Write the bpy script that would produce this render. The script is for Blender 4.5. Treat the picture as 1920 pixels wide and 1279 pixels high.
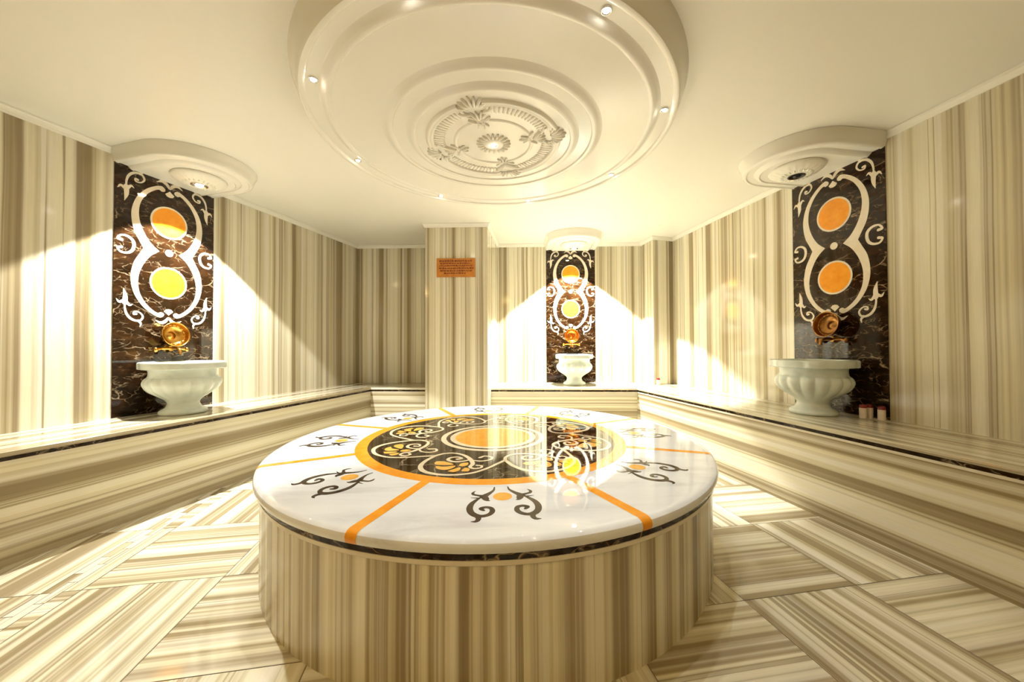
import bpy, bmesh, math, random
from mathutils import Vector, Matrix
from mathutils.geometry import tessellate_polygon
random.seed(7)
for o in list(bpy.data.objects): bpy.data.objects.remove(o)
S = bpy.context.scene
COL = S.collection
PI = math.pi
sin, cos, rad = math.sin, math.cos, math.radians

# ------------------------------------------------------------------ camera
cam_d = bpy.data.cameras.new('camera'); cam = bpy.data.objects.new('camera', cam_d); COL.objects.link(cam)
cam_d.sensor_width = 36; cam_d.lens = 682.0 / 1920 * 36; cam_d.clip_start = 0.02
cam.matrix_world = Matrix.Translation((0, 0, 1)) @ Matrix.Rotation(PI/2 + 0.01538, 4, 'X') @ Matrix.Rotation(-0.0037, 4, 'Z')
S.camera = cam
# ------------------------------------------------------------------ view
S.view_settings.view_transform = 'Standard'; S.view_settings.look = 'None'
S.view_settings.gamma = 1; S.view_settings.use_curve_mapping = False
S.view_settings.exposure = 0.0
w = bpy.data.worlds.new('world'); S.world = w; w.use_nodes = True
w.node_tree.nodes['Background'].inputs[0].default_value = (1, .8, .5, 1)
w.node_tree.nodes['Background'].inputs[1].default_value = 0.0
# ------------------------------------------------------------------ light levels (used by the lamp builders below)
CANOPY_W = 400; CANOPY_COL = (1, .99, .91)
LED_W = 24; LED_COL = (.90, .97, 1.0)
FILL_W = 10; FILL_COL = (1, .66, .24)  # fill lights added behind the camera

# ------------------------------------------------------------------ helpers
def link(o, parent=None):
    COL.objects.link(o)
    if parent: o.parent = parent
    return o
def obj(name, bm, m, parent=None, smooth=False, recalc=True):
    if recalc: bmesh.ops.recalc_face_normals(bm, faces=bm.faces)
    me = bpy.data.meshes.new(name); bm.to_mesh(me); bm.free()
    for x in (m if isinstance(m, (list, tuple)) else [m]): me.materials.append(x)
    if smooth:
        me.shade_smooth()
        if smooth is not True: me.set_sharp_from_angle(angle=rad(smooth))
    return link(bpy.data.objects.new(name, me), parent)
def thing(name, label, cat, loc=(0, 0, 0), rotz=0, group=None):
    o = bpy.data.objects.new(name, None); link(o); o.empty_display_size = .05
    o.location = loc; o.rotation_euler = (0, 0, rotz)
    o['label'] = label; o['category'] = cat
    if group: o['group'] = group
    return o
def tag(o, label, cat, group=None):
    o['label'] = label; o['category'] = cat
    if group: o['group'] = group
    return o
def struct(o): o['kind'] = 'structure'; return o
def dup(root, loc, rotz, label):
    r = root.copy(); link(r); r.location = loc; r.rotation_euler = (0, 0, rotz); r['label'] = label
    for ch in list(root.children):
        c = ch.copy(); link(c, r)
        for g in ch.children:
            d = g.copy(); link(d, c)
    return r
def prism(bm, pts, z0, z1, uvl=None, uvf=None, mat=0):
    n = len(pts)
    lo = [bm.verts.new((p[0], p[1], z0)) for p in pts]; hi = [bm.verts.new((p[0], p[1], z1)) for p in pts]
    fs = [bm.faces.new(hi), bm.faces.new(lo[::-1])]
    for i in range(n): fs.append(bm.faces.new((lo[i], lo[(i+1) % n], hi[(i+1) % n], hi[i])))
    for f in fs: f.material_index = mat
    return fs
def stripe_uv(bm, fn):
    """fn(face, co) -> (u, v): u runs across the stripes, in metres"""
    uv = bm.loops.layers.uv.verify()
    bm.normal_update()
    for f in bm.faces:
        for l in f.loops: l[uv].uv = fn(f, l.vert.co)
def lathe(bm, prof, seg=96, c=(0, 0), rfun=None):
    rings = []
    for (r, z) in prof:
        if r < 1e-6: rings.append([bm.verts.new((c[0], c[1], z))]); continue
        ring = []
        for k in range(seg):
            a = 2*PI*k/seg; rr = r if rfun is None else rfun(r, z, a)
            ring.append(bm.verts.new((c[0]+rr*cos(a), c[1]+rr*sin(a), z)))
        rings.append(ring)
    for A, B in zip(rings, rings[1:]):
        for k in range(seg):
            k2 = (k+1) % seg
            if len(A) == 1 and len(B) == 1: break
            if len(A) == 1: bm.faces.new((A[0], B[k], B[k2]))
            elif len(B) == 1: bm.faces.new((A[k], A[k2], B[0]))
            else: bm.faces.new((A[k], A[k2], B[k2], B[k]))
def tube(bm, pts, rs, seg=12):
    pts = [Vector(p) for p in pts]; rings = []
    up = Vector((0, 0, 1))
    for i, p in enumerate(pts):
        d = (pts[min(i+1, len(pts)-1)] - pts[max(i-1, 0)]).normalized()
        a = d.cross(up)
        if a.length < .05: a = d.cross(Vector((1, 0, 0)))
        a.normalize(); b = d.cross(a)
        r = rs[i] if isinstance(rs, (list, tuple)) else rs
        rings.append([bm.verts.new(p + (a*cos(2*PI*k/seg) + b*sin(2*PI*k/seg))*r) for k in range(seg)])
    for A, B in zip(rings, rings[1:]):
        for k in range(seg): bm.faces.new((A[k], A[(k+1) % seg], B[(k+1) % seg], B[k]))
    bm.faces.new(rings[0][::-1]); bm.faces.new(rings[-1])
def ellipsoid(bm, c, r, rot=None, u=10, v=6):
    M = Matrix.Translation(c) @ (rot.to_4x4() if rot else Matrix.Identity(4)) @ Matrix.Diagonal((*r, 1))
    bmesh.ops.create_uvsphere(bm, u_segments=u, v_segments=v, radius=1, matrix=M)
def crom(pts, n=6):
    if len(pts) < 3: return [tuple(p) for p in pts]
    P = [tuple(2*a-b for a, b in zip(pts[0], pts[1]))] + list(pts) + [tuple(2*a-b for a, b in zip(pts[-1], pts[-2]))]
    out = []
    for i in range(1, len(P)-2):
        for k in range(n):
            t = k/n
            out.append(tuple(.5*((2*p1) + (-p0+p2)*t + (2*p0-5*p1+4*p2-p3)*t*t + (-p0+3*p1-3*p2+p3)*t**3)
                             for p0, p1, p2, p3 in zip(P[i-1], P[i], P[i+1], P[i+2])))
    out.append(tuple(pts[-1])); return out
def ribbon(bm, pts, ws, mp, h, n=7):
    """flat inlay stroke of varying width; mp maps (x, y, height) to 3D"""
    q = crom([(*p, w_) for p, w_ in zip(pts, ws)], n)
    L, R = [], []
    for i, (x, y, w_) in enumerate(q):
        a = q[max(i-1, 0)]; b = q[min(i+1, len(q)-1)]
        dx, dy = b[0]-a[0], b[1]-a[1]; d = math.hypot(dx, dy) or 1
        w_ = max(w_, .0012)/2
        L.append((x-dy/d*w_, y+dx/d*w_)); R.append((x+dy/d*w_, y-dx/d*w_))
    # round ends
    def cap(i, j):
        x, y, w_ = q[i]; x2, y2, _ = q[j]; a0 = math.atan2(y-y2, x-x2)
        return [(x+cos(a0+t)*w_/2, y+sin(a0+t)*w_/2) for t in (-1.0, -.5, 0, .5, 1.0)]
    outline_fan(bm, q, L, R, cap, mp, h)
def outline_fan(bm, q, L, R, cap, mp, h):
    lt = [bm.verts.new(mp(*p, h)) for p in L]; rt = [bm.verts.new(mp(*p, h)) for p in R]
    lb = [bm.verts.new(mp(*p, 0)) for p in L]; rb = [bm.verts.new(mp(*p, 0)) for p in R]
    for i in range(len(q)-1):
        bm.faces.new((lt[i], lt[i+1], rt[i+1], rt[i]))
        bm.faces.new((lb[i], lb[i+1], lt[i+1], lt[i])); bm.faces.new((rt[i], rt[i+1], rb[i+1], rb[i]))
    if q[-1][2] > .004:
        c = [bm.verts.new(mp(*p, h)) for p in cap(-1, -2)]; bm.faces.new([rt[-1]] + c + [lt[-1]])
    if q[0][2] > .004:
        c = [bm.verts.new(mp(*p, h)) for p in cap(0, 1)]; bm.faces.new([lt[0]] + c + [rt[0]])
def poly(bm, pts, mp, h):
    """flat inlay piece bounded by a closed outline"""
    t = [bm.verts.new(mp(*p, h)) for p in pts]; b = [bm.verts.new(mp(*p, 0)) for p in pts]
    for tri in tessellate_polygon([[Vector((p[0], p[1], 0)) for p in pts]]):
        try: bm.faces.new([t[i] for i in tri])
        except ValueError: pass
    n = len(pts)
    for i in range(n): bm.faces.new((b[i], b[(i+1) % n], t[(i+1) % n], t[i]))
def disc(bm, cx, cy, r, mp, h, r0=0, seg=64):
    o = [(cx+r*cos(2*PI*k/seg), cy+r*sin(2*PI*k/seg)) for k in range(seg)]
    t = [bm.verts.new(mp(*p, h)) for p in o]; b = [bm.verts.new(mp(*p, 0)) for p in o]
    for k in range(seg): bm.faces.new((b[k], b[(k+1) % seg], t[(k+1) % seg], t[k]))
    if r0:
        i_ = [bm.verts.new(mp(cx+r0*cos(2*PI*k/seg), cy+r0*sin(2*PI*k/seg), h)) for k in range(seg)]
        for k in range(seg): bm.faces.new((t[k], t[(k+1) % seg], i_[(k+1) % seg], i_[k]))
    else: bm.faces.new(t)

# ------------------------------------------------------------------ materials
def newmat(name):
    m = bpy.data.materials.new(name); m.use_nodes = True
    nt = m.node_tree; return m, nt, nt.nodes['Principled BSDF']
def N(nt, t, **kw):
    n = nt.nodes.new(t)
    for k, v in kw.items():
        if k in n.inputs: n.inputs[k].default_value = v
        else: setattr(n, k, v)
    return n
def ramp(nt, stops, interp='LINEAR'):
    r = nt.nodes.new('ShaderNodeValToRGB'); cr = r.color_ramp; cr.interpolation = interp
    while len(cr.elements) < len(stops): cr.elements.new(.5)
    for e, (p, c) in zip(cr.elements, stops): e.position = p; e.color = (*c, 1)
    return r
def simple(name, col, rough=.5, metal=0, noise=None, coat=0, ns=20, bump=0):
    m, nt, b = newmat(name)
    b.inputs['Base Color'].default_value = (*col, 1); b.inputs['Roughness'].default_value = rough; b.inputs['Metallic'].default_value = metal
    b.inputs['Coat Weight'].default_value = coat
    if noise:
        tc = N(nt, 'ShaderNodeTexCoord'); n = N(nt, 'ShaderNodeTexNoise', Scale=ns, Detail=6.0, Roughness=.6)
        nt.links.new(tc.outputs['Object'], n.inputs['Vector'])
        r = ramp(nt, [(.3, col), (.7, noise)]); nt.links.new(n.outputs[0], r.inputs[0]); nt.links.new(r.outputs[0], b.inputs['Base Color'])
        if bump:
            bp = N(nt, 'ShaderNodeBump', Strength=bump, Distance=.002); nt.links.new(n.outputs[0], bp.inputs['Height']); nt.links.new(bp.outputs[0], b.inputs['Normal'])
    return m
def striped(name, rough=.12, seed=0.0, dark=0.0, freq=1.0):
    """cream marble with straight grey-brown stripes across UV.x (metres)"""
    m, nt, b = newmat(name); L = nt.links.new
    uv = N(nt, 'ShaderNodeUVMap'); sep = N(nt, 'ShaderNodeSeparateXYZ'); L(uv.outputs[0], sep.inputs[0])
    # very slight waviness along the stripe
    wv = N(nt, 'ShaderNodeTexNoise', Scale=1.3, Detail=1.0); L(uv.outputs[0], wv.inputs['Vector'])
    mm = N(nt, 'ShaderNodeMath', operation='MULTIPLY_ADD'); L(wv.outputs[0], mm.inputs[0]); mm.inputs[1].default_value = .012; L(sep.outputs[0], mm.inputs[2])
    def n1(scale, det, vy, off, rgh=.5):
        a = N(nt, 'ShaderNodeMath', operation='MULTIPLY'); L(mm.outputs[0], a.inputs[0]); a.inputs[1].default_value = scale*freq
        bb = N(nt, 'ShaderNodeMath', operation='MULTIPLY'); L(sep.outputs[1], bb.inputs[0]); bb.inputs[1].default_value = vy
        c = N(nt, 'ShaderNodeCombineXYZ'); L(a.outputs[0], c.inputs[0]); L(bb.outputs[0], c.inputs[1]); c.inputs[2].default_value = off+seed
        t = N(nt, 'ShaderNodeTexNoise', Scale=1.0, Detail=det, Roughness=rgh); L(c.outputs[0], t.inputs['Vector']); return t
    big = n1(8, 0.0, .05, 1.1); mid = n1(28, 1.6, .06, 4.7, .6); fine = n1(80, 1.0, .12, 9.3); thin = n1(15, 2.0, .05, 14.2, .6); grain = n1(160, 2.0, 6.0, 3.3, .7)
    # stripe strength
    s1 = N(nt, 'ShaderNodeMath', operation='MULTIPLY'); L(big.outputs[0], s1.inputs[0]); s1.inputs[1].default_value = .42
    s2 = N(nt, 'ShaderNodeMath', operation='MULTIPLY_ADD'); L(mid.outputs[0], s2.inputs[0]); s2.inputs[1].default_value = .46
    s0 = N(nt, 'ShaderNodeMath', operation='ADD'); L(s1.outputs[0], s0.inputs[0]); s0.inputs[1].default_value = dark; L(s0.outputs[0], s2.inputs[2])
    s3 = N(nt, 'ShaderNodeMath', operation='MULTIPLY_ADD'); L(fine.outputs[0], s3.inputs[0]); s3.inputs[1].default_value = .12; L(s2.outputs[0], s3.inputs[2])
    c_l = (.80, .785, .70); c_m = (.64, .61, .49); c_d = (.46, .40, .29); c_dd = (.30, .245, .155)
    r = ramp(nt, [(.0, (.84, .82, .74)), (.44, c_l), (.48, (.72, .68, .56)), (.515, c_m), (.56, c_d), (.62, c_dd)]); L(s3.outputs[0], r.inputs[0])
    # occasional thin dark line
    rl = ramp(nt, [(.585, (0, 0, 0)), (.605, (.8, .8, .8)), (.63, (.2, .2, .2)), (.66, (0, 0, 0))]); L(thin.outputs[0], rl.inputs[0])
    mx = N(nt, 'ShaderNodeMix', data_type='RGBA'); L(rl.outputs[0], mx.inputs[0]); L(r.outputs[0], mx.inputs[6]); mx.inputs[7].default_value = (.24, .18, .10, 1)
    # warm/grey drift between stripes
    hue = n1(14, 0.0, .03, 21.0); rh = ramp(nt, [(.35, (1.0, .98, .97)), (.6, (1.0, .97, .86))]); L(hue.outputs[0], rh.inputs[0])
    m2 = N(nt, 'ShaderNodeMix', data_type='RGBA', blend_type='MULTIPLY'); m2.inputs[0].default_value = 1; L(mx.outputs[2], m2.inputs[6]); L(rh.outputs[0], m2.inputs[7])
    rg = ramp(nt, [(.3, (.93, .93, .92)), (.65, (1, 1, 1))]); L(grain.outputs[0], rg.inputs[0])
    m3 = N(nt, 'ShaderNodeMix', data_type='RGBA', blend_type='MULTIPLY'); m3.inputs[0].default_value = 1; L(m2.outputs[2], m3.inputs[6]); L(rg.outputs[0], m3.inputs[7])
    L(m3.outputs[2], b.inputs['Base Color']); b.inputs['Roughness'].default_value = rough
    return m
def veined(name, rough=.035):
    """brown-black marble with fine broken pale veins"""
    m, nt, b = newmat(name); L = nt.links.new
    tc = N(nt, 'ShaderNodeTexCoord')
    mp = N(nt, 'ShaderNodeMapping'); mp.inputs['Scale'].default_value = (1, 1, 1.9); L(tc.outputs['Object'], mp.inputs[0])
    dn = N(nt, 'ShaderNodeTexNoise', Scale=5.0, Detail=4.0); L(mp.outputs[0], dn.inputs['Vector'])
    add = N(nt, 'ShaderNodeMix', data_type='VECTOR'); add.inputs[0].default_value = .22; L(mp.outputs[0], add.inputs[4]); L(dn.outputs[1], add.inputs[5])
    out = None
    for sc, th, amt in ((5.5, .012, .8), (15, .022, .5)):
        v = N(nt, 'ShaderNodeTexVoronoi', feature='DISTANCE_TO_EDGE', Scale=sc); L(add.outputs[1], v.inputs['Vector'])
        r = ramp(nt, [(0, (1, 1, 1)), (th, (.35, .35, .35)), (th*2.6, (0, 0, 0))]); L(v.outputs[0], r.inputs[0])
        nn = N(nt, 'ShaderNodeTexNoise', Scale=sc*.8, Detail=3.0); L(mp.outputs[0], nn.inputs['Vector'])
        rr = ramp(nt, [(.48, (0, 0, 0)), (.62, (amt, amt, amt))]); L(nn.outputs[0], rr.inputs[0])
        mu = N(nt, 'ShaderNodeMix', data_type='RGBA', blend_type='MULTIPLY'); mu.inputs[0].default_value = 1; L(r.outputs[0], mu.inputs[6]); L(rr.outputs[0], mu.inputs[7])
        if out is None: out = mu.outputs[2]
        else:
            ad = N(nt, 'ShaderNodeMix', data_type='RGBA', blend_type='ADD'); ad.inputs[0].default_value = 1; L(out, ad.inputs[6]); L(mu.outputs[2], ad.inputs[7]); out = ad.outputs[2]
    bs = N(nt, 'ShaderNodeTexNoise', Scale=7.0, Detail=7.0, Roughness=.65); L(mp.outputs[0], bs.inputs['Vector'])
    rb = ramp(nt, [(.35, (.007, .003, .001)), (.6, (.026, .010, .003)), (.78, (.075, .034, .009))]); L(bs.outputs[0], rb.inputs[0])
    mx = N(nt, 'ShaderNodeMix', data_type='RGBA'); L(out, mx.inputs[0]); L(rb.outputs[0], mx.inputs[6]); mx.inputs[7].default_value = (.50, .38, .24, 1)
    L(mx.outputs[2], b.inputs['Base Color']); b.inputs['Roughness'].default_value = rough
    return m
WALLM = striped('striped_marble_polished', .10)
BENCHM = striped('striped_marble_bench', .13, seed=30, dark=.018, freq=1.25)
DRUMM = striped('striped_marble_drum', .2, seed=60, dark=.012, freq=1.55)
FLOORM = striped('striped_marble_floor', .10, seed=90, dark=.022, freq=1.1)
DARKM = veined('dark_veined_marble')
def cloudy(name, c1, c2, c3, rough, sc=(1.2, 5, 5)):
    m, nt, b = newmat(name); L = nt.links.new
    tc = N(nt, 'ShaderNodeTexCoord'); mp = N(nt, 'ShaderNodeMapping'); mp.inputs['Scale'].default_value = sc; L(tc.outputs['Object'], mp.inputs[0])
    n = N(nt, 'ShaderNodeTexNoise', Scale=1.6, Detail=7.0, Roughness=.6, Distortion=.6); L(mp.outputs[0], n.inputs['Vector'])
    r = ramp(nt, [(.38, c1), (.55, c2), (.68, c3)]); L(n.outputs[0], r.inputs[0]); L(r.outputs[0], b.inputs['Base Color']); b.inputs['Roughness'].default_value = rough
    return m
WHITEM = cloudy('white_marble', (.80, .81, .83), (.74, .75, .77), (.62, .63, .65), .02)
BASINM = cloudy('basin_marble', (.77, .84, .81), (.71, .79, .76), (.62, .70, .68), .16, (4, 4, 7))
INLAYM = simple('cream_inlay_marble', (.80, .74, .62), .1, noise=(.74, .66, .52), ns=30)
ORANGEM = simple('orange_inlay_marble', (.80, .28, .012), .045, noise=(.92, .39, .026), ns=22)
CREAMIN = simple('warm_cream_inlay', (.80, .69, .49), .07, noise=(.74, .61, .40), ns=30)
PALEOR = simple('pale_orange_marble', (.80, .38, .05), .07, noise=(.86, .48, .11), ns=22)
BLACKIN = simple('black_brown_inlay', (.022, .012, .008), .1, noise=(.07, .045, .03), ns=40)
CEILM = simple('ceiling_plaster', (.85, .84, .77), .38)
MOULDM = simple('moulding_gloss_paint', (.85, .84, .77), .17)
RELIEFM = simple('relief_plaster', (.85, .84, .76), .3)
for m_ in (ORANGEM, PALEOR, DARKM): m_.node_tree.nodes['Principled BSDF'].inputs['IOR'].default_value = 1.4
GROUTM = simple('grout', (.16, .11, .06), .7)
TRIMM = simple('cream_marble_trim', (.74, .69, .58), .14, noise=(.66, .60, .48), ns=12)
BRASSM = simple('polished_brass', (.72, .42, .10), .24, 1, noise=(.60, .30, .05), ns=35, bump=.15)
BRONZEM = simple('dark_bronze', (.42, .22, .07), .3, 1, noise=(.25, .11, .03), ns=35, bump=.2)
COPPERM = simple('copper', (.85, .34, .06), .25, 1, noise=(.70, .24, .03), ns=35, bump=.15)
CHROMEM = simple('chrome', (.8, .8, .8), .12, 1)
BLACKM = simple('black_lens', (.012, .010, .008), .25)
SIGNM = simple('sign_wood', (.62, .25, .035), .4, noise=(.48, .16, .02), ns=18)
SIGNTX = simple('sign_lettering', (.13, .006, .002), .5)
CANDW = simple('white_glazed', (.82, .72, .62), .3)
CANDR = simple('dark_red_wax', (.20, .008, .008), .3)
def emit(name, col, s):
    m, nt, b = newmat(name); b.inputs['Base Color'].default_value = (*col, 1)
    b.inputs['Emission Color'].default_value = (*col, 1); b.inputs['Emission Strength'].default_value = s; return m
BULBM = emit('halogen_bulb', (1, .80, .48), 90)
LEDM = emit('led_bulb', (1, .93, .82), 120)

# ------------------------------------------------------------------ measured plan (metres; camera stands over 0,0)
La, Ls = -3.3431, .27104; Ra, Rs = 2.74813, -.1633; Ba, Bs = 4.76079, -.01994
LBa, LBs = -2.75962, .26204; RBa, RBs = 2.20354, -.19257; BBa, BBs = 4.17242, -.04401
H_B = .529; CEIL = 2.345; FY = -1.35
def isect(a, s, b, t):  # x=a+s*y with y=b+t*x
    y = (b+t*a)/(1-t*s); return (a+s*y, y)
cLB = isect(La, Ls, Ba, Bs); cRB = isect(Ra, Rs, Ba, Bs)
bLB = isect(LBa, LBs, BBa, BBs); bRB = isect(RBa, RBs, BBa, BBs)
fL = (La+Ls*FY, FY); fR = (Ra+Rs*FY, FY)
def perp(a, b, d):  # offset segment outward (to the left of a->b)
    v = Vector((b[0]-a[0], b[1]-a[1])).normalized(); return Vector((-v.y, v.x))*d
# ------------------------------------------------------------------ walls
def wall(name, a, b, side):
    n = perp(a, b, side); bm = bmesh.new()
    prism(bm, [a, b, (b[0]+n.x, b[1]+n.y), (a[0]+n.x, a[1]+n.y)], 0, CEIL)
    d = Vector((b[0]-a[0], b[1]-a[1])).normalized(); off = random.random()*9
    stripe_uv(bm, lambda f, c: ((c.x-a[0])*d.x+(c.y-a[1])*d.y+off, c.z))
    return struct(obj(name, bm, WALLM))
wall('wall_left', fL, cLB, .1); wall('wall_back', cLB, cRB, .1); wall('wall_right', cRB, fR, .1); wall('wall_front', fR, fL, .1)
# ceiling
bm = bmesh.new(); prism(bm, [(fL[0]-.1, FY-.1), (fR[0]+.1, FY-.1), (cRB[0]+.1, cRB[1]+.1), (cLB[0]-.1, cLB[1]+.1)], CEIL, CEIL+.1)
struct(obj('ceiling', bm, CEILM))
# floor: basket-weave tiles of striped marble
bm = bmesh.new(); uvl = bm.loops.layers.uv.verify()
ga = rad(9.7); U_ = Vector((cos(ga), sin(ga))); V_ = Vector((-sin(ga), cos(ga))); O_ = Vector((1.429, 1.532)); T_ = .528
def fq(u0, u1, v0, v1, mode, mi=0, z=0):
    off = random.random()*50
    vs = []
    for (u, v) in ((u0, v0), (u1, v0), (u1, v1), (u0, v1)):
        p = O_ + U_*u + V_*v; vs.append(bm.verts.new((p.x, p.y, z)))
    f = bm.faces.new(vs); f.material_index = mi
    for l, (u, v) in zip(f.loops, ((u0, v0), (u1, v0), (u1, v1), (u0, v1))):
        l[uvl].uv = (u+off, v) if mode == 'V' else (v+off, u)
g = .0016
SU0, SU1 = -3.31, -3.235
for i in range(-11, 4):
    for j in range(-8, 8):
        u0, u1 = i*T_+g, (i+1)*T_-g
        if i == -7:
            fq(u0, SU0-g, j*T_+g, (j+1)*T_-g, 'V'); fq(SU1+g, u1, j*T_+g, (j+1)*T_-g, 'V' if j % 2 else 'U'); continue
        fq(u0, u1, j*T_+g, (j+1)*T_-g, 'V' if (i+j) % 2 == 0 else 'U')
v = -8*T_; k = 0
while v < 8*T_:
    fq(SU0+g, (SU0+SU1)/2-g/2, v+g, v+.132-g, 'V', 2 if k % 2 else 0); fq((SU0+SU1)/2+g/2, SU1-g, v+.066+g, v+.198-g, 'V', 0 if k % 2 else 2); v += .132; k += 1
f = bm.faces.new([bm.verts.new(p) for p in ((-4.2, -1.6, -.0015), (3.4, -1.6, -.0015), (3.4, 5.2, -.0015), (-4.2, 5.2, -.0015))]); f.material_index = 1
fs = prism(bm, [(-4.2, -1.6), (3.4, -1.6), (3.4, 5.2), (-4.2, 5.2)], -.1, -.003, mat=1)
struct(obj('floor', bm, [FLOORM, GROUTM, TRIMM], recalc=False))
# cornice: swept along all walls and round both pillars
PIL = [(-.885, 4.785), (-.948, 3.967), (-.263, 3.948), (-.192, 4.765)]
PIE = [(1.684, 4.73), (1.734, 4.449), (2.0155, 4.521)]
path = [fL, cLB, (-.89, Ba+Bs*-.89), PIL[1], PIL[2], (-.192, Ba+Bs*-.192), (1.684, Ba+Bs*1.684), PIE[1], (Ra+Rs*4.521, 4.521), fR]
def offset_path(pts, d):
    out = []
    for i, p in enumerate(pts):
        p = Vector(p); dirs = []
        if i > 0: dirs.append((p-Vector(pts[i-1])).normalized())
        if i < len(pts)-1: dirs.append((Vector(pts[i+1])-p).normalized())
        ns = [Vector((q.y, -q.x)) for q in dirs]
        if len(ns) == 1: out.append(p+ns[0]*d)
        else:
            m = (ns[0]+ns[1]).normalized(); out.append(p+m*(d/max(.3, m.dot(ns[0]))))
    return out
bm = bmesh.new(); rows = []
for (d, z) in ((0, CEIL-.041), (.008, CEIL-.041), (.011, CEIL-.034), (.014, CEIL-.026), (.021, CEIL-.014), (.029, CEIL-.009), (.031, CEIL-.001)):
    rows.append([bm.verts.new((p.x, p.y, z)) for p in offset_path(path, d)])
for A, B in zip(rows, rows[1:]):
    for i in range(len(A)-1): bm.faces.new((A[i], A[i+1], B[i+1], B[i]))
struct(obj('trim_1', bm, MOULDM))

# ------------------------------------------------------------------ pillars
def pillar(name, pts, label, uoff, z0=0.0):
    bm = bmesh.new(); prism(bm, pts, z0, CEIL-.0005)
    def fn(f, c):
        n = f.normal
        if abs(n.x) > abs(n.y): return (c.y+uoff, c.z)
        return (c.x+uoff*1.7, c.z)
    stripe_uv(bm, fn); return tag(obj(name, bm, WALLM), label, 'pillar')
pillar('marble_pillar', PIL, 'square striped marble pillar with the small orange sign on its front', 3.3)
pillar('marble_pillar', [PIE[0], PIE[1], (2.014, 4.521), (1.985, 4.72)], 'narrow striped marble pier in the right back corner', 7.1, H_B+.0003)

# ------------------------------------------------------------------ benches
def bench(label, front, quad_back, uoff, ends=(0, 0)):
    """front: two points of the front line (room on its right), quad_back: matching wall points"""
    t = thing('marble_bench', label, 'bench', group=None)
    a, b = Vector(front[0]), Vector(front[1]); d = (b-a).normalized(); n = Vector((d.y, -d.x))
    A, B = Vector(quad_back[0]), Vector(quad_back[1])
    def blk(o): return [a+n*o, b+n*o, B, A]
    bm = bmesh.new(); prism(bm, blk(0.0), 0, .472)
    stripe_uv(bm, lambda f, c: (c.z+uoff, c.x*d.x+c.y*d.y)); obj('front_panel', bm, BENCHM, t)
    bm = bmesh.new(); prism(bm, blk(.004), .472, .485); obj('light_band', bm, TRIMM, t)
    bm = bmesh.new(); prism(bm, blk(.003), .485, .504); obj('dark_band', bm, DARKM, t)
    # seat slab with a rounded nose
    bm = bmesh.new(); rows = []
    for o, z in ((-.05, .504), (.004, .504), (.009, .508), (.011, .5165), (.009, .525), (.003, .529)):
        rows.append([bm.verts.new((*(a+n*o), z)), bm.verts.new((*(b+n*o), z))])
    rows.append([bm.verts.new((*A, .529)), bm.verts.new((*B, .529))])
    for P_, Q_ in zip(rows, rows[1:]): bm.faces.new((P_[0], P_[1], Q_[1], Q_[0]))
    for k in (0, 1): bm.faces.new([r[k] for r in rows])
    stripe_uv(bm, lambda f, c: ((Vector((c.x, c.y))-a).dot(n)+uoff*2, c.x*d.x+c.y*d.y)); obj('seat', bm, BENCHM, t)
    return t
bench('long striped marble bench along the left wall with a basin on it', [(LBa+LBs*FY, FY), bLB], [fL, cLB], 3)
pl = (-.935, BBa+BBs*-.935); pr = (-.243, BBa+BBs*-.243)
bench('short striped marble bench on the back wall left of the pillar', [bLB, pl], [cLB, (-.887, Ba+Bs*-.887)], 11)
bench('striped marble bench on the back wall between pillar and right corner', [pr, bRB], [(-.193, Ba+Bs*-.193), cRB], 17)
bench('long striped marble bench along the right wall with a basin and candles on it', [bRB, (RBa+RBs*FY, FY)], [cRB, fR], 23)

# ------------------------------------------------------------------ central platform
PX, PY, PR, PZ = -.114, 2.162, 1.160, .4675
pf = thing('marble_platform', 'large round marble platform with orange and black inlaid top, mid room', 'platform', (PX, PY, 0))
bm = bmesh.new(); lathe(bm, [(1.137, 0), (1.137, .392)], 192)
def drum_uv(f, c):
    cen = f.calc_center_median(); a0 = math.atan2(cen.y, cen.x); a = math.atan2(c.y, c.x)
    if a-a0 > PI: a -= 2*PI
    if a-a0 < -PI: a += 2*PI
    return (a*1.137, c.z)
stripe_uv(bm, drum_uv); obj('drum', bm, DRUMM, pf, smooth=True)
bm = bmesh.new(); lathe(bm, [(1.10, .388), (1.141, .388), (1.145, .392), (1.145, .405), (1.10, .406)], 192); obj('light_band', bm, TRIMM, pf, smooth=30)
bm = bmesh.new(); lathe(bm, [(1.10, .406), (1.1435, .406), (1.1435, .4275), (1.10, .428)], 192); obj('dark_band', bm, DARKM, pf, smooth=30)
EDGE = [(1.10, .427), (1.146, .427), (1.156, .431), (1.1605, .440), (1.1605, .450), (1.157, .459), (1.150, .4645), (1.138, .4672), (1.125, PZ)]
bm = bmesh.new(); lathe(bm, EDGE + [(.6, PZ), (0, PZ)], 192); obj('top_slab', bm, WHITEM, pf, smooth=30)
mpt = lambda x, y, h: (x, y, PZ + h)
bm = bmesh.new(); disc(bm, 0, 0, .70, mpt, .0004, seg=128); obj('dark_disc', bm, DARKM, pf)
bm = bmesh.new(); disc(bm, 0, 0, .753, mpt, .0006, .692, seg=160); obj('orange_ring', bm, ORANGEM, pf)
bm = bmesh.new(); disc(bm, 0, 0, .302, mpt, .0007, .272, seg=96); obj('cream_ring', bm, CREAMIN, pf)
bm = bmesh.new(); disc(bm, 0, 0, .250, mpt, .0007, .218, seg=96); obj('cream_ring', bm, CREAMIN, pf)
bm = bmesh.new(); disc(bm, 0, 0, .220, mpt, .0008, seg=96); obj('orange_disc', bm, ORANGEM, pf)
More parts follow.
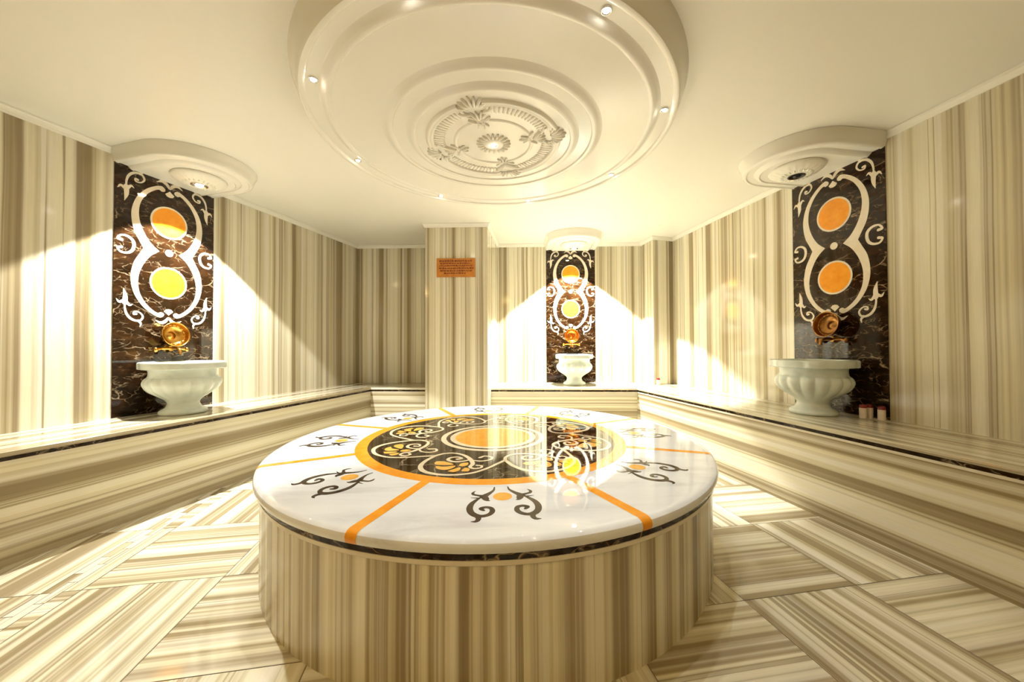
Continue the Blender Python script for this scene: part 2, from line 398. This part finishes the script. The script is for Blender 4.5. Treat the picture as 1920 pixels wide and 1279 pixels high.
# radial orange strips, bent over the rounded edge
A0 = rad(-17.8)
bm = bmesh.new(); cs = [(.752, PZ+.0006)] + [(r+.0006, z+.0006) for r, z in EDGE[:0:-1]]
L_ = [bm.verts.new((r, .020, z)) for r, z in cs]; R_ = [bm.verts.new((r, -.020, z)) for r, z in cs]
for i in range(len(cs)-1): bm.faces.new((L_[i], L_[i+1], R_[i+1], R_[i]))
strip = obj('radial_strip', bm, ORANGEM, pf, smooth=40)
SC_MOTIF = dict(
 A=([(.776,-.025),(.804,-.029),(.829,-.043),(.849,-.059),(.864,-.069)], [.004,.009,.015,.022,.026]),
 B=([(.808,-.096),(.823,-.105),(.838,-.103),(.848,-.087),(.856,-.068)], [.002,.010,.012,.012,.018]),
 C=([(.866,-.112),(.869,-.097),(.871,-.082)], [.001,.005,.008]),
 D=([(.856,-.066),(.879,-.060),(.892,-.055),(.898,-.045)], [.024,.024,.014,.002]),
 E=([(.866,-.078),(.888,-.093),(.916,-.108),(.948,-.114),(.980,-.109),(1.003,-.093),(1.009,-.072),(.999,-.051),(.977,-.040),(.954,-.045),(.947,-.062),(.956,-.077),(.970,-.068)], [.008,.013,.019,.022,.022,.022,.017,.017,.018,.016,.015,.016,.010]),
 F=([(1.003,-.090),(1.025,-.085),(1.041,-.092),(1.043,-.109)], [.020,.017,.013,.001]))
def motif():
    bm = bmesh.new(); k = 0
    for s in (1, -1):
        for p, ws in SC_MOTIF.values(): ribbon(bm, [(x, y*s) for x, y in p], ws, mpt, .0006+k*.00004); k += 1
    m = obj('scroll_motif', bm, BLACKIN, pf)
    bm = bmesh.new(); disc(bm, .864, 0, .034, mpt, .0006, seg=40); obj('orange_dot', bm, PALEOR, m)
    return m
mot = motif()
def P2(l): return [(r*cos(rad(a)), r*sin(rad(a))) for r, a in l]
def scroll_unit():
    bm = bmesh.new(); k = [0]
    def rb(p, ws): ribbon(bm, P2(p), ws, mpt, .0009+k[0]*.00004); k[0] += 1
    rb([(.458,-125.0),(.548,-122.3),(.614,-118.7),(.655,-113.7),(.666,-107.8),(.658,-102.0),(.624,-95.3),(.563,-89.7),(.500,-84.6),(.458,-80.0)], [.018,.020,.022,.022,.019,.017,.015,.015,.016,.018])
    rb([(.458,-125.0),(.409,-123.4),(.378,-117.7),(.389,-108.8),(.439,-101.4),(.504,-97.6),(.547,-97.8),(.568,-95.6),(.556,-92.6),(.530,-92.6),(.524,-95.0)], [.018,.015,.014,.018,.022,.020,.016,.013,.012,.012,.014])
    rb([(.450,-100.9),(.481,-104.4),(.495,-109.0),(.478,-113.4),(.447,-114.0),(.427,-110.7),(.437,-106.9),(.457,-108.6)], [.012,.014,.016,.017,.015,.013,.013,.018])
    rb([(.455,-99.9),(.462,-93.8),(.440,-88.6),(.403,-88.0),(.386,-93.0),(.412,-95.8)], [.010,.012,.013,.014,.013,.018])
    s = obj('wave_scroll', bm, CREAMIN, pf)
    bm = bmesh.new()
    for l in ([(.523,-117.8),(.507,-114.4),(.512,-110.0),(.531,-105.8),(.552,-109.6),(.564,-114.3),(.545,-117.2)], [(.577,-114.0),(.570,-109.5),(.540,-104.9),(.566,-104.2),(.600,-105.6),(.615,-108.2),(.603,-112.2)],
              [(.625,-105.4),(.592,-104.3),(.556,-102.0),(.596,-100.8),(.628,-102.6)], [(.546,-103.6),(.508,-103.9),(.489,-100.8),(.505,-99.6),(.532,-99.7),(.550,-101.6)], [(.612,-99.9),(.585,-100.3),(.558,-99.4),(.577,-96.9),(.609,-97.2)]):
        q = P2(l); gx = sum(p[0] for p in q)/len(q); gy = sum(p[1] for p in q)/len(q); q = [(gx+(x-gx)*.88, gy+(y-gy)*.88) for x, y in q]; q = q[-2:] + q + q[:2]; sm = crom(q, 4)[8:-8]; poly(bm, sm[:-1] if sm[0] == sm[-1] else sm, mpt, .0009)
    obj('orange_leaf', bm, PALEOR, s)
    return s
scr = scroll_unit()
for k in range(8):
    def cp(o, ang, par):
        if k == 0: o.rotation_euler.z = ang; return
        c = o.copy(); link(c, par); c.rotation_euler.z = ang
        for ch in o.children: e = ch.copy(); link(e, c)
    cp(strip, A0 + rad(45)*k, pf); cp(mot, rad(-84.8 + 45)+rad(45)*k, pf); cp(scr, rad(45)*k, pf)

# ------------------------------------------------------------------ dark inlaid wall panels
ZW = 1.715
def panel(label, loc, rotz):
    """local x along the wall, y out of the wall"""
    t = thing('inlaid_wall_panel', label, 'wall panel', loc, rotz)
    Y0 = .006; mp = lambda x, z, h: (x, Y0+h, z)
    bm = bmesh.new(); prism(bm, [(-.318, 0), (.318, 0), (.318, Y0), (-.318, Y0)], H_B+.0005, CEIL-.001); obj('dark_slab', bm, DARKM, t)
    bm = bmesh.new()
    oU = [(.030,2.186),(.052,2.205),(.097,2.186),(.152,2.139),(.199,2.068),(.224,1.987),(.227,1.911),(.212,1.829),(.180,1.760),(.158,1.715)]
    iU = [(.062,1.715),(.113,1.760),(.152,1.822),(.178,1.894),(.186,1.966),(.175,2.040),(.141,2.108),(.100,2.152),(.069,2.172),(.052,2.165),(.037,2.170)]
    mir = lambda l: [(x, 2*ZW-z) for x, z in l]
    for s in (1, -1):
        out = crom(oU, 5) + crom(mir(oU[::-1]), 5)[1:]
        inn = crom(mir(iU[::-1]), 5) + crom(iU, 5)[1:]
        poly(bm, [(x*s, z) for x, z in out+inn], mp, .0012)
        disc(bm, .046*s, 2.183, .017, mp, .0014, seg=20); disc(bm, .046*s, 2*ZW-2.183, .017, mp, .0014, seg=20)
        for m_ in (0, 1):
            f = (lambda l: [(x*s, z) for x, z in l]) if not m_ else (lambda l: [(x*s, 2*ZW-z) for x, z in l])
            ribbon(bm, f([(.002,2.205),(.022,2.232),(.050,2.243),(.085,2.224)]), [.014,.022,.020,.002], mp, .0012)
            ribbon(bm, f([(.194,2.190),(.208,2.192),(.204,2.175),(.176,2.178),(.157,2.204),(.166,2.230),(.190,2.238),(.222,2.226),(.246,2.196),(.256,2.160),(.258,2.128)]), [.014,.012,.010,.009,.012,.013,.014,.016,.015,.012,.010], mp, .0012)
            ribbon(bm, f([(.183,2.236),(.168,2.256),(.173,2.281)]), [.016,.013,.003], mp, .0013)
            ribbon(bm, f([(.214,2.122),(.232,2.132),(.254,2.100)]), [.002,.014,.018], mp, .0014)
            ribbon(bm, f([(.304,2.092),(.286,2.114),(.260,2.098)]), [.002,.016,.018], mp, .0015)
            ribbon(bm, f([(.257,2.118),(.256,2.066),(.266,2.017)]), [.030,.024,.002], mp, .0016)
            poly(bm, f([(0,2.186),(.014,2.172),(.030,2.158),(.018,2.142),(0,2.138)]) if s*(1-2*m_) < 0 else f([(0,2.186),(.014,2.172),(.030,2.158),(.018,2.142),(0,2.138)])[::-1], mp, .0012)
        ribbon(bm, [(x*s, z) for x, z in [(.278,1.742),(.299,1.748),(.280,1.774),(.245,1.774),(.217,1.751),(.211,1.716),(.222,1.680),(.248,1.660),(.283,1.659),(.299,1.684),(.278,1.692)]], [.018,.014,.012,.015,.018,.019,.018,.015,.012,.014,.018], mp, .0012)
    ribbon(bm, [(0,2.300),(0,2.278),(0,2.254)], [.001,.016,.001], mp, .0012)
    disc(bm, 0, ZW, .026, mp, .0012, seg=28)
    obj('scroll_inlay', bm, INLAYM, t)
    for z in (1.943, 1.487):
        bm = bmesh.new(); disc(bm, 0, z, .108, mp, .0014, seg=64); d = obj('orange_disc', bm, ORANGEM, t)
        bm = bmesh.new(); disc(bm, 0, z, .120, mp, .0012, .106, seg=64); obj('cream_rim', bm, INLAYM, d)
    return t
# niche frames: origin on the wall, local +y out into the room
rR = math.atan2(-.161, -.987) - PI/2; nR = Vector((2.3225, 2.605, 0))
rL = math.atan2(-.2616, .965) - PI/2; nL = Vector((La+Ls*2.745, 2.745, 0))
rB = math.atan2(-1, Bs) - PI/2; nB = Vector((.768, Ba+Bs*.768, 0))
def at(n, r, x, y, z=0): return (n.x+x*cos(r)-y*sin(r), n.y+x*sin(r)+y*cos(r), z)
NI = [(nR, rR), (nL, rL), (nB, rB)]
p0 = panel('dark veined panel on the right wall with orange discs, its basin in shade', nR, rR)
dup(p0, nL, rL, 'brightly lit dark veined panel with yellow-looking discs on the left wall')
dup(p0, nB, rB, 'tall narrow dark inlaid panel on the back wall beside the pillar')

# ------------------------------------------------------------------ ceiling canopies over the basins
def arch(w_, s=.310, n=28, z=0):
    return [(-w_, 0)] + [(-w_*cos(PI*k/n), s+w_*sin(PI*k/n)) for k in range(n+1)] + [(w_, 0)]
def sweep(bm, prof, cap=True):
    rows = [[bm.verts.new((x, y, z)) for x, y in arch(.338-i)] for i, z in prof]
    for A, B in zip(rows, rows[1:]):
        for k in range(len(A)-1): bm.faces.new((A[k], A[k+1], B[k+1], B[k]))
    if cap: bm.faces.new(rows[-1])
def canopy(label, loc, rotz, lit, k_=1.0):
    t = thing('ceiling_canopy', label, 'ceiling canopy', loc, rotz)
    bm = bmesh.new(); sweep(bm, [(-.012, CEIL-.001), (-.010, 2.335), (0, 2.318), (.010, 2.290), (.016, 2.266), (.024, 2.259), (.038, 2.257), (.045, 2.263), (.30, 2.264)]); obj('outer_tier', bm, MOULDM, t, smooth=35)
    bm = bmesh.new(); sweep(bm, [(.085, 2.2645), (.094, 2.256), (.106, 2.246), (.120, 2.242), (.128, 2.248), (.19, 2.249), (.32, 2.2492)]); obj('inner_tier', bm, MOULDM, t, smooth=35)
    def fl_(r, z, a): return r*(1+.07*max(0, sin(20*a))) if .06 < r < .125 else r
    bm = bmesh.new(); lathe(bm, [(.160, 2.2495), (.164, 2.242), (.158, 2.233), (.142, 2.222), (.122, 2.213), (.106, 2.207), (.085, 2.201), (.064, 2.198), (.054, 2.196), (.050, 2.200), (.048, 2.214)], 120, (0, .310), fl_)
    d = obj('lamp_dome', bm, RELIEFM, t, smooth=True)
    bm = bmesh.new()
    for k in range(20):
        a = 2*PI*k/20; ellipsoid(bm, (.082*cos(a), 0.310+.082*sin(a), 2.202), (.014, .006, .008), Matrix.Rotation(a, 3, 'Z'), 8, 6)
    obj('petal_ring', bm, RELIEFM, d, smooth=True)
    bm = bmesh.new(); lathe(bm, [(0, 2.211), (.030, 2.209), (.049, 2.208)], 32, (0, .310)); obj('spotlight_lens', bm, BLACKM, t, smooth=True)
    bm = bmesh.new(); lathe(bm, [(.049, 2.208), (.052, 2.194), (.045, 2.192), (.040, 2.207)], 32, (0, .310)); obj('spotlight_ring', bm, CHROMEM if lit else BLACKM, t, smooth=True)
    bm = bmesh.new(); ellipsoid(bm, (0, .310, 2.198), (.024, .024, .012), None, 20, 10); obj('bulb', bm, BULBM if lit else BLACKM, t, smooth=True)
    if lit:
        ld = bpy.data.lights.new('canopy_spotlight', 'SPOT'); ld.energy = CANOPY_W*k_; ld.color = CANOPY_COL; ld.spot_size = rad(100); ld.spot_blend = .12; ld.shadow_soft_size = .02
        lo = bpy.data.objects.new('spotlight_beam', ld); link(lo, t); lo.location = (0, .310, 2.184)
canopy('stepped plaster canopy on the ceiling over the right basin, its spotlight dark', nR, rR, False)
canopy('stepped plaster canopy on the ceiling over the left basin, glaring lamp', nL, rL, True, 1.15)
canopy('small looking plaster canopy with lit lamp over the back wall basin', nB, rB, True, 2.7)

# ------------------------------------------------------------------ basins
def basin(label, loc, rotz):
    t = thing('marble_basin', label, 'basin', loc, rotz)
    rib = lambda r, z, a: r*(1 + .085*(abs(sin(8*a))-.55)*max(0, 1-((z-.195)/.088)**2)) if r > .08 else r
    bm = bmesh.new(); prof = crom([(.094, .062), (.090, .078), (.102, .100), (.140, .130), (.186, .166), (.209, .206), (.212, .232), (.203, .255), (.190, .268), (.188, .30), (.192, .324)], 4)
    lathe(bm, prof, 192, (0, 0), rib); obj('bowl', bm, BASINM, t, smooth=True)
    bm = bmesh.new(); lathe(bm, [(0, .0005), (.128, .0005), (.134, .004), (.137, .014), (.133, .026), (.120, .036), (.102, .046), (.094, .062)], 96); obj('foot', bm, BASINM, t, smooth=True)
    def ear(r, z, a):
        if r < .19: return r
        d = (a - PI/4) % (PI/2); d = min(d, PI/2-d)
        return r + .017*math.exp(-(d/.20)**4)
    bm = bmesh.new(); lathe(bm, [(.186, .322), (.222, .320), (.229, .325), (.230, .362), (.226, .370), (.216, .373), (.196, .372), (.188, .366)], 192, (0, 0), ear)
    obj('rim', bm, BASINM, t, smooth=40)
    bm = bmesh.new(); lathe(bm, [(.188, .367), (.184, .345), (.178, .29), (.150, .22), (.09, .175), (0, .165)], 96); obj('inner_bowl', bm, BASINM, t, smooth=True)
    return t
b0 = basin('grey-green shaded ribbed marble basin on the right bench', (2.091, 2.537, H_B), rR)
dup(b0, (-2.379, 2.640, H_B), rL, 'glaringly lit white ribbed marble basin on the left bench')
dup(b0, (.768, 4.500, H_B), rB, 'small looking white marble basin on the back bench')

# ------------------------------------------------------------------ taps and hamam bowls
def tap(label, n, r, m, dz):
    t = thing('wall_tap', label, 'tap', (n.x, n.y, dz), r)
    bm = bmesh.new(); tube(bm, [(-.06, .03, 1.06), (.06, .03, 1.06)], .011, 16); tube(bm, [(0, .006, 1.06), (0, .012, 1.06), (0, .035, 1.06)], [.03, .026, .018], 20); obj('body', bm, m, t, smooth=40)
    bm = bmesh.new(); tube(bm, crom([(0, .04, 1.062), (0, .085, 1.064), (0, .125, 1.052), (0, .135, 1.018)], 5), .010, 14); obj('spout', bm, m, t, smooth=40)
    for s in (-1, 1):
        bm = bmesh.new(); tube(bm, [(.058*s, .03, 1.06), (.080*s, .034, 1.056), (.094*s, .038, 1.052)], [.010, .013, .012], 16)
        ellipsoid(bm, (.100*s, .039, 1.051), (.015, .020, .020), None, 14, 10)
        obj('handle', bm, m, t, smooth=40)
    return t
def metal_bowl(label, n, r, m, zc):
    # rests upright on the tap, its hollow turned to the room, leaning back on the panel
    t = thing('metal_bowl', label, 'bowl', at(n, r, 0, .085, zc), r)
    M = Matrix.Rotation(rad(-82), 4, 'X')
    bm = bmesh.new()
    lathe(bm, [(0, -.060), (.040, -.060), (.064, -.052), (.079, -.034), (.086, -.010), (.089, .002), (.092, .005), (.092, .008), (.088, .009), (.085, .004), (.081, -.010), (.074, -.030), (.060, -.045), (.038, -.053), (.028, -.053), (.022, -.047), (.010, -.043), (0, -.042)], 72)
    bmesh.ops.transform(bm, matrix=M, verts=bm.verts); obj('shell', bm, m, t, smooth=True)
    bm = bmesh.new(); ellipsoid(bm, (0, 0, -.044), (.012, .012, .004), None, 14, 8)
    bmesh.ops.transform(bm, matrix=M, verts=bm.verts); obj('centre_boss', bm, m, t, smooth=True)
    bm = bmesh.new()
    for k in range(18):
        a = 2*PI*k/18
        ellipsoid(bm, (.0735*cos(a), .0735*sin(a), -.026), (.006, .0145, .006), Matrix.Rotation(a, 3, 'Z'), 8, 6)
    bmesh.ops.transform(bm, matrix=M, verts=bm.verts); obj('embossed_pattern', bm, m, t, smooth=True)
for (n, r), m, a, b in zip(NI, (BRONZEM, BRASSM, COPPERM), ('dark bronze wall tap over the shaded right basin', 'golden wall tap over the left basin', 'coppery wall tap over the back basin'),
        ('dark bronze round metal bowl leaning over the right basin', 'shining golden round metal bowl propped over the left basin', 'orange copper metal bowl propped over the back basin')):
    zc = {BRONZEM: 1.15, BRASSM: 1.10, COPPERM: 1.136}[m]
    tap(a, n, r, m, zc-.105-1.06); metal_bowl(b, n, r, m, zc)

# ------------------------------------------------------------------ ceiling medallion
MX, MY = -.105, 2.15
md = thing('ceiling_medallion', 'huge round stepped plaster medallion hanging over the platform', 'ceiling medallion', (MX, MY, 0))
bm = bmesh.new(); lathe(bm, [(1.048, CEIL-.001), (1.040, 2.322), (1.026, 2.280), (1.014, 2.250), (1.010, 2.236), (1.006, 2.230), (.998, 2.228), (.986, 2.229), (.980, 2.234), (.976, 2.241), (.88, 2.241)], 256); obj('outer_tier', bm, MOULDM, md, smooth=40)
bm = bmesh.new(); lathe(bm, [(.925, 2.2415), (.916, 2.239), (.903, 2.230), (.890, 2.222), (.882, 2.220), (.872, 2.221), (.864, 2.228), (.60, 2.229)], 256); obj('second_tier', bm, MOULDM, md, smooth=40)
bm = bmesh.new(); lathe(bm, [(.632, 2.2295), (.622, 2.227), (.606, 2.218), (.594, 2.211), (.585, 2.209), (.575, 2.211), (.569, 2.219), (.44, 2.220)], 192); obj('third_tier', bm, MOULDM, md, smooth=40)
bm = bmesh.new(); lathe(bm, [(.506, 2.2205), (.497, 2.218), (.482, 2.209), (.471, 2.203), (.463, 2.201), (.454, 2.203), (.449, 2.210), (.30, 2.211), (0, 2.211)], 192); obj('fourth_tier', bm, MOULDM, md, smooth=40)
# rosette relief
bm = bmesh.new(); lathe(bm, [(.236, 2.2108), (.231, 2.206), (.224, 2.203), (.217, 2.206), (.212, 2.2108)], 128)
ros = obj('rosette', bm, RELIEFM, md, smooth=True)
bm = bmesh.new()
CL = [rad(-105+90*k) for k in range(4)]
def near_cluster(a): return min(abs((a-c+PI) % (2*PI)-PI) for c in CL)
seg = 180
for r0, prof in ((0, [(.350, 2.2108), (.354, 2.200), (.362, 2.196), (.368, 2.200), (.373, 2.200), (.380, 2.194), (.389, 2.197), (.396, 2.2108)]),):
    prev = None
    for k in range(seg+1):
        a = 2*PI*k/seg
        if near_cluster(a) < rad(9): prev = None; continue
        ring = [bm.verts.new((r*cos(a), r*sin(a), z)) for r, z in prof]
        if prev:
            for i in range(len(ring)-1): bm.faces.new((prev[i], ring[i], ring[i+1], prev[i+1]))
        prev = ring
obj('rosette_border', bm, RELIEFM, ros, smooth=True)
for q in range(4):
    bm = bmesh.new()
    for k in range(17):
        a = CL[q] + rad(12) + rad(66)*k/16
        ellipsoid(bm, (.318*cos(a), .318*sin(a), 2.210), (.034, .0125, .008), Matrix.Rotation(a, 3, 'Z'), 8, 6)
    obj('fluting', bm, RELIEFM, ros, smooth=True)
for c in CL:
    bm = bmesh.new()
    def leaf(r, t, L, W, ang, hgt=.020):
        x, y = r*cos(c)-t*sin(c), r*sin(c)+t*cos(c)
        ellipsoid(bm, (x, y, 2.207), (L, W, hgt*.62), Matrix.Rotation(c+ang, 3, 'Z'), 10, 6)
    for k in range(-3, 4):
        leaf(.355+.030*cos(k*.45), .032*k*.62, .048-.005*abs(k), .009, k*.34, .026)
    for k in (-2, -1, 0, 1, 2): leaf(.275, .017*k, .040, .008, k*.42, .022)
    for s in (-1, 1):
        leaf(.305, .062*s, .040, .010, s*1.15, .020); leaf(.345, .082*s, .034, .010, s*1.35, .018); leaf(.235, .040*s, .030, .008, s*.9, .016)
        leaf(.190, .022*s, .020, .007, -s*.5, .014); leaf(.215, .012*s, .012, .012, 0, .016)
    leaf(.185, 0, .030, .007, 0, .016)
    obj('acanthus_leaf', bm, RELIEFM, ros, smooth=True)
bm = bmesh.new(); lathe(bm, [(.062, 2.211), (.060, 2.204), (.044, 2.199), (.024, 2.197), (.020, 2.203)], 48)
for k in range(20):
    a = 2*PI*k/20; ellipsoid(bm, (.078*cos(a), .078*sin(a), 2.208), (.026, .0085, .012), Matrix.Rotation(a, 3, 'Z'), 10, 6)
obj('centre_flower', bm, RELIEFM, ros, smooth=True)

# ------------------------------------------------------------------ downlights set in the medallion band
PLACES = ['on its left, nearest the left wall canopy', 'cut by the top of the photo, on its left', 'at the top of the photo, right of its middle', 'on its right side, toward the right canopy', 'on its far right, toward the back right corner', 'at its back edge, straight above the right half of the back wall', 'on its back left edge, above the marble pillar', 'on its left back part, dimmer']
def downlight(x, y, z, label, w_, ang=150, group=None):
    t = thing('downlight', label, 'downlight', (x, y, z), 0)
    bm = bmesh.new(); lathe(bm, [(.018, .003), (.022, -.001), (.021, -.004), (.017, -.005), (.013, -.001)], 28); obj('bezel', bm, CHROMEM, t, smooth=True)
    bm = bmesh.new(); ellipsoid(bm, (0, 0, -.001), (.012, .012, .007), None, 16, 10); obj('bulb', bm, LEDM, t, smooth=True)
    if w_:
        ld = bpy.data.lights.new('led_beam', 'SPOT'); ld.energy = w_; ld.color = LED_COL; ld.spot_size = rad(ang); ld.spot_blend = .9; ld.shadow_soft_size = .008
        lo = bpy.data.objects.new('led_beam', ld); link(lo, t); lo.location = (0, 0, -.014)
LBL = {-149: 'tiny glaring downlight on the left band of the medallion', -106: 'tiny downlight on the near band of the medallion beyond the frame top, left half', -61: 'tiny starry downlight in the medallion band at the top right of the photo',
       -16: 'tiny downlight at the right end of the medallion band', 29: 'tiny downlight in the medallion band at its back right, before the right wall', 75: 'faint tiny downlight at the rearmost edge of the medallion, above the back canopy',
       120: 'tiny downlight at the back left of the medallion, above the marble pillar', 165: 'tiny downlight in the medallion band at its left back, before the left wall'}
for a, l in LBL.items():
    downlight(MX+.945*cos(rad(a)), MY+.945*sin(rad(a)), 2.240, l, LED_W, 88)
downlight(MX, MY, 2.204, 'tiny downlight in the heart of the plaster rosette', 5)

# ------------------------------------------------------------------ sign on the pillar
sg = thing('wall_sign', 'small orange wooden sign with dark red lettering on the pillar', 'sign', (-.609, 3.9575, 1.862), rad(-1.6))
bm = bmesh.new(); prism(bm, [(-.210, -.012), (.210, -.012), (.210, .0), (-.210, .0)], -.102, .102); bmesh.ops.bevel(bm, geom=bm.edges[:], offset=.002, segments=1); obj('board', bm, SIGNM, sg)
rows = [(.180, -.180, .072, .016), (.165, -.170, .045, .011), (.185, -.180, .020, .011), (.190, -.185, -.008, .013), (.175, -.170, -.036, .012), (.110, -.130, -.062, .013)]
for (x1, x0, z, h) in rows:
    bm = bmesh.new(); x = x0
    while x < x1:
        wd = random.choice((.010, .014, .020, .028)); e = min(x+wd, x1)
        y_ = -.0125
        while x < e-.002:
            ww = random.choice((.0035, .004, .005)); hh = h*random.choice((.8, .9, 1.15))
            prism(bm, [(x, y_-.0008), (x+ww, y_-.0008), (x+ww, y_), (x, y_)], z-h/2, z-h/2+hh)
            if random.random() < .5: prism(bm, [(x, y_-.0008), (x+ww+.003, y_-.0008), (x+ww+.003, y_), (x, y_)], z+h/2-.001, z+h/2+.0028)
            x += ww+.0016
        x += .006
    obj('lettering', bm, SIGNTX, sg)

# ------------------------------------------------------------------ candle cups
def candle(label, x, y, h, r):
    t = thing('candle', label, 'candle', (x, y, H_B))
    bm = bmesh.new(); lathe(bm, [(0, .0005), (r*.95, .0005), (r, .004), (r, h*.72), (r*.97, h*.76), (r*.9, h*.76), (0, h*.76)], 28); obj('holder', bm, CANDW, t, smooth=40)
    bm = bmesh.new(); lathe(bm, [(r*.93, h*.76), (r*.95, h*.80), (r*.93, h*.96), (r*.80, h), (0, h*.985)], 28); obj('wax', bm, CANDR, t, smooth=40)
candle('white and dark red candle left of three beside the right basin', 2.268, 2.358, .088, .0195)
candle('white and dark red candle half hidden behind its left neighbour beside the right basin', 2.320, 2.368, .088, .0175)
candle('white and dark red candle nearest the camera beside the right basin', 2.326, 2.297, .086, .0195)
candle('tiny red and white candle on the bench before the back right pier', 1.760, 4.385, .085, .021)

# ------------------------------------------------------------------ warm fill lights, added on the unseen ceiling to brighten the near room
def rear_fill(x, y, label, w_):
    t = thing('fill_light', label, 'fill light', (x, y, CEIL), group='added warm fill lights behind the camera')
    bm = bmesh.new(); lathe(bm, [(.085, -.0005), (.085, -.012), (.078, -.016), (.070, -.012), (.068, -.004)], 40); obj('fill_ring', bm, CHROMEM, t, smooth=40)
    bm = bmesh.new(); lathe(bm, [(0, -.005), (.068, -.005)], 40); obj('fill_disc', bm, FILLM, t)
    ld = bpy.data.lights.new('fill_glow', 'AREA'); ld.shape = 'DISK'; ld.size = .13; ld.energy = w_; ld.color = FILL_COL
    lo = bpy.data.objects.new('fill_glow', ld); link(lo, t); lo.location = (0, 0, -.020)
FILLM = emit('warm_fill_emitter', (1, .75, .42), 20)
for x, y, k in ((-2.4, -.75, 1.3), (-.4, -.9, 1.2), (1.6, -.75, .3)):
    rear_fill(x, y, 'round warm fill light added behind the camera', FILL_W*k)
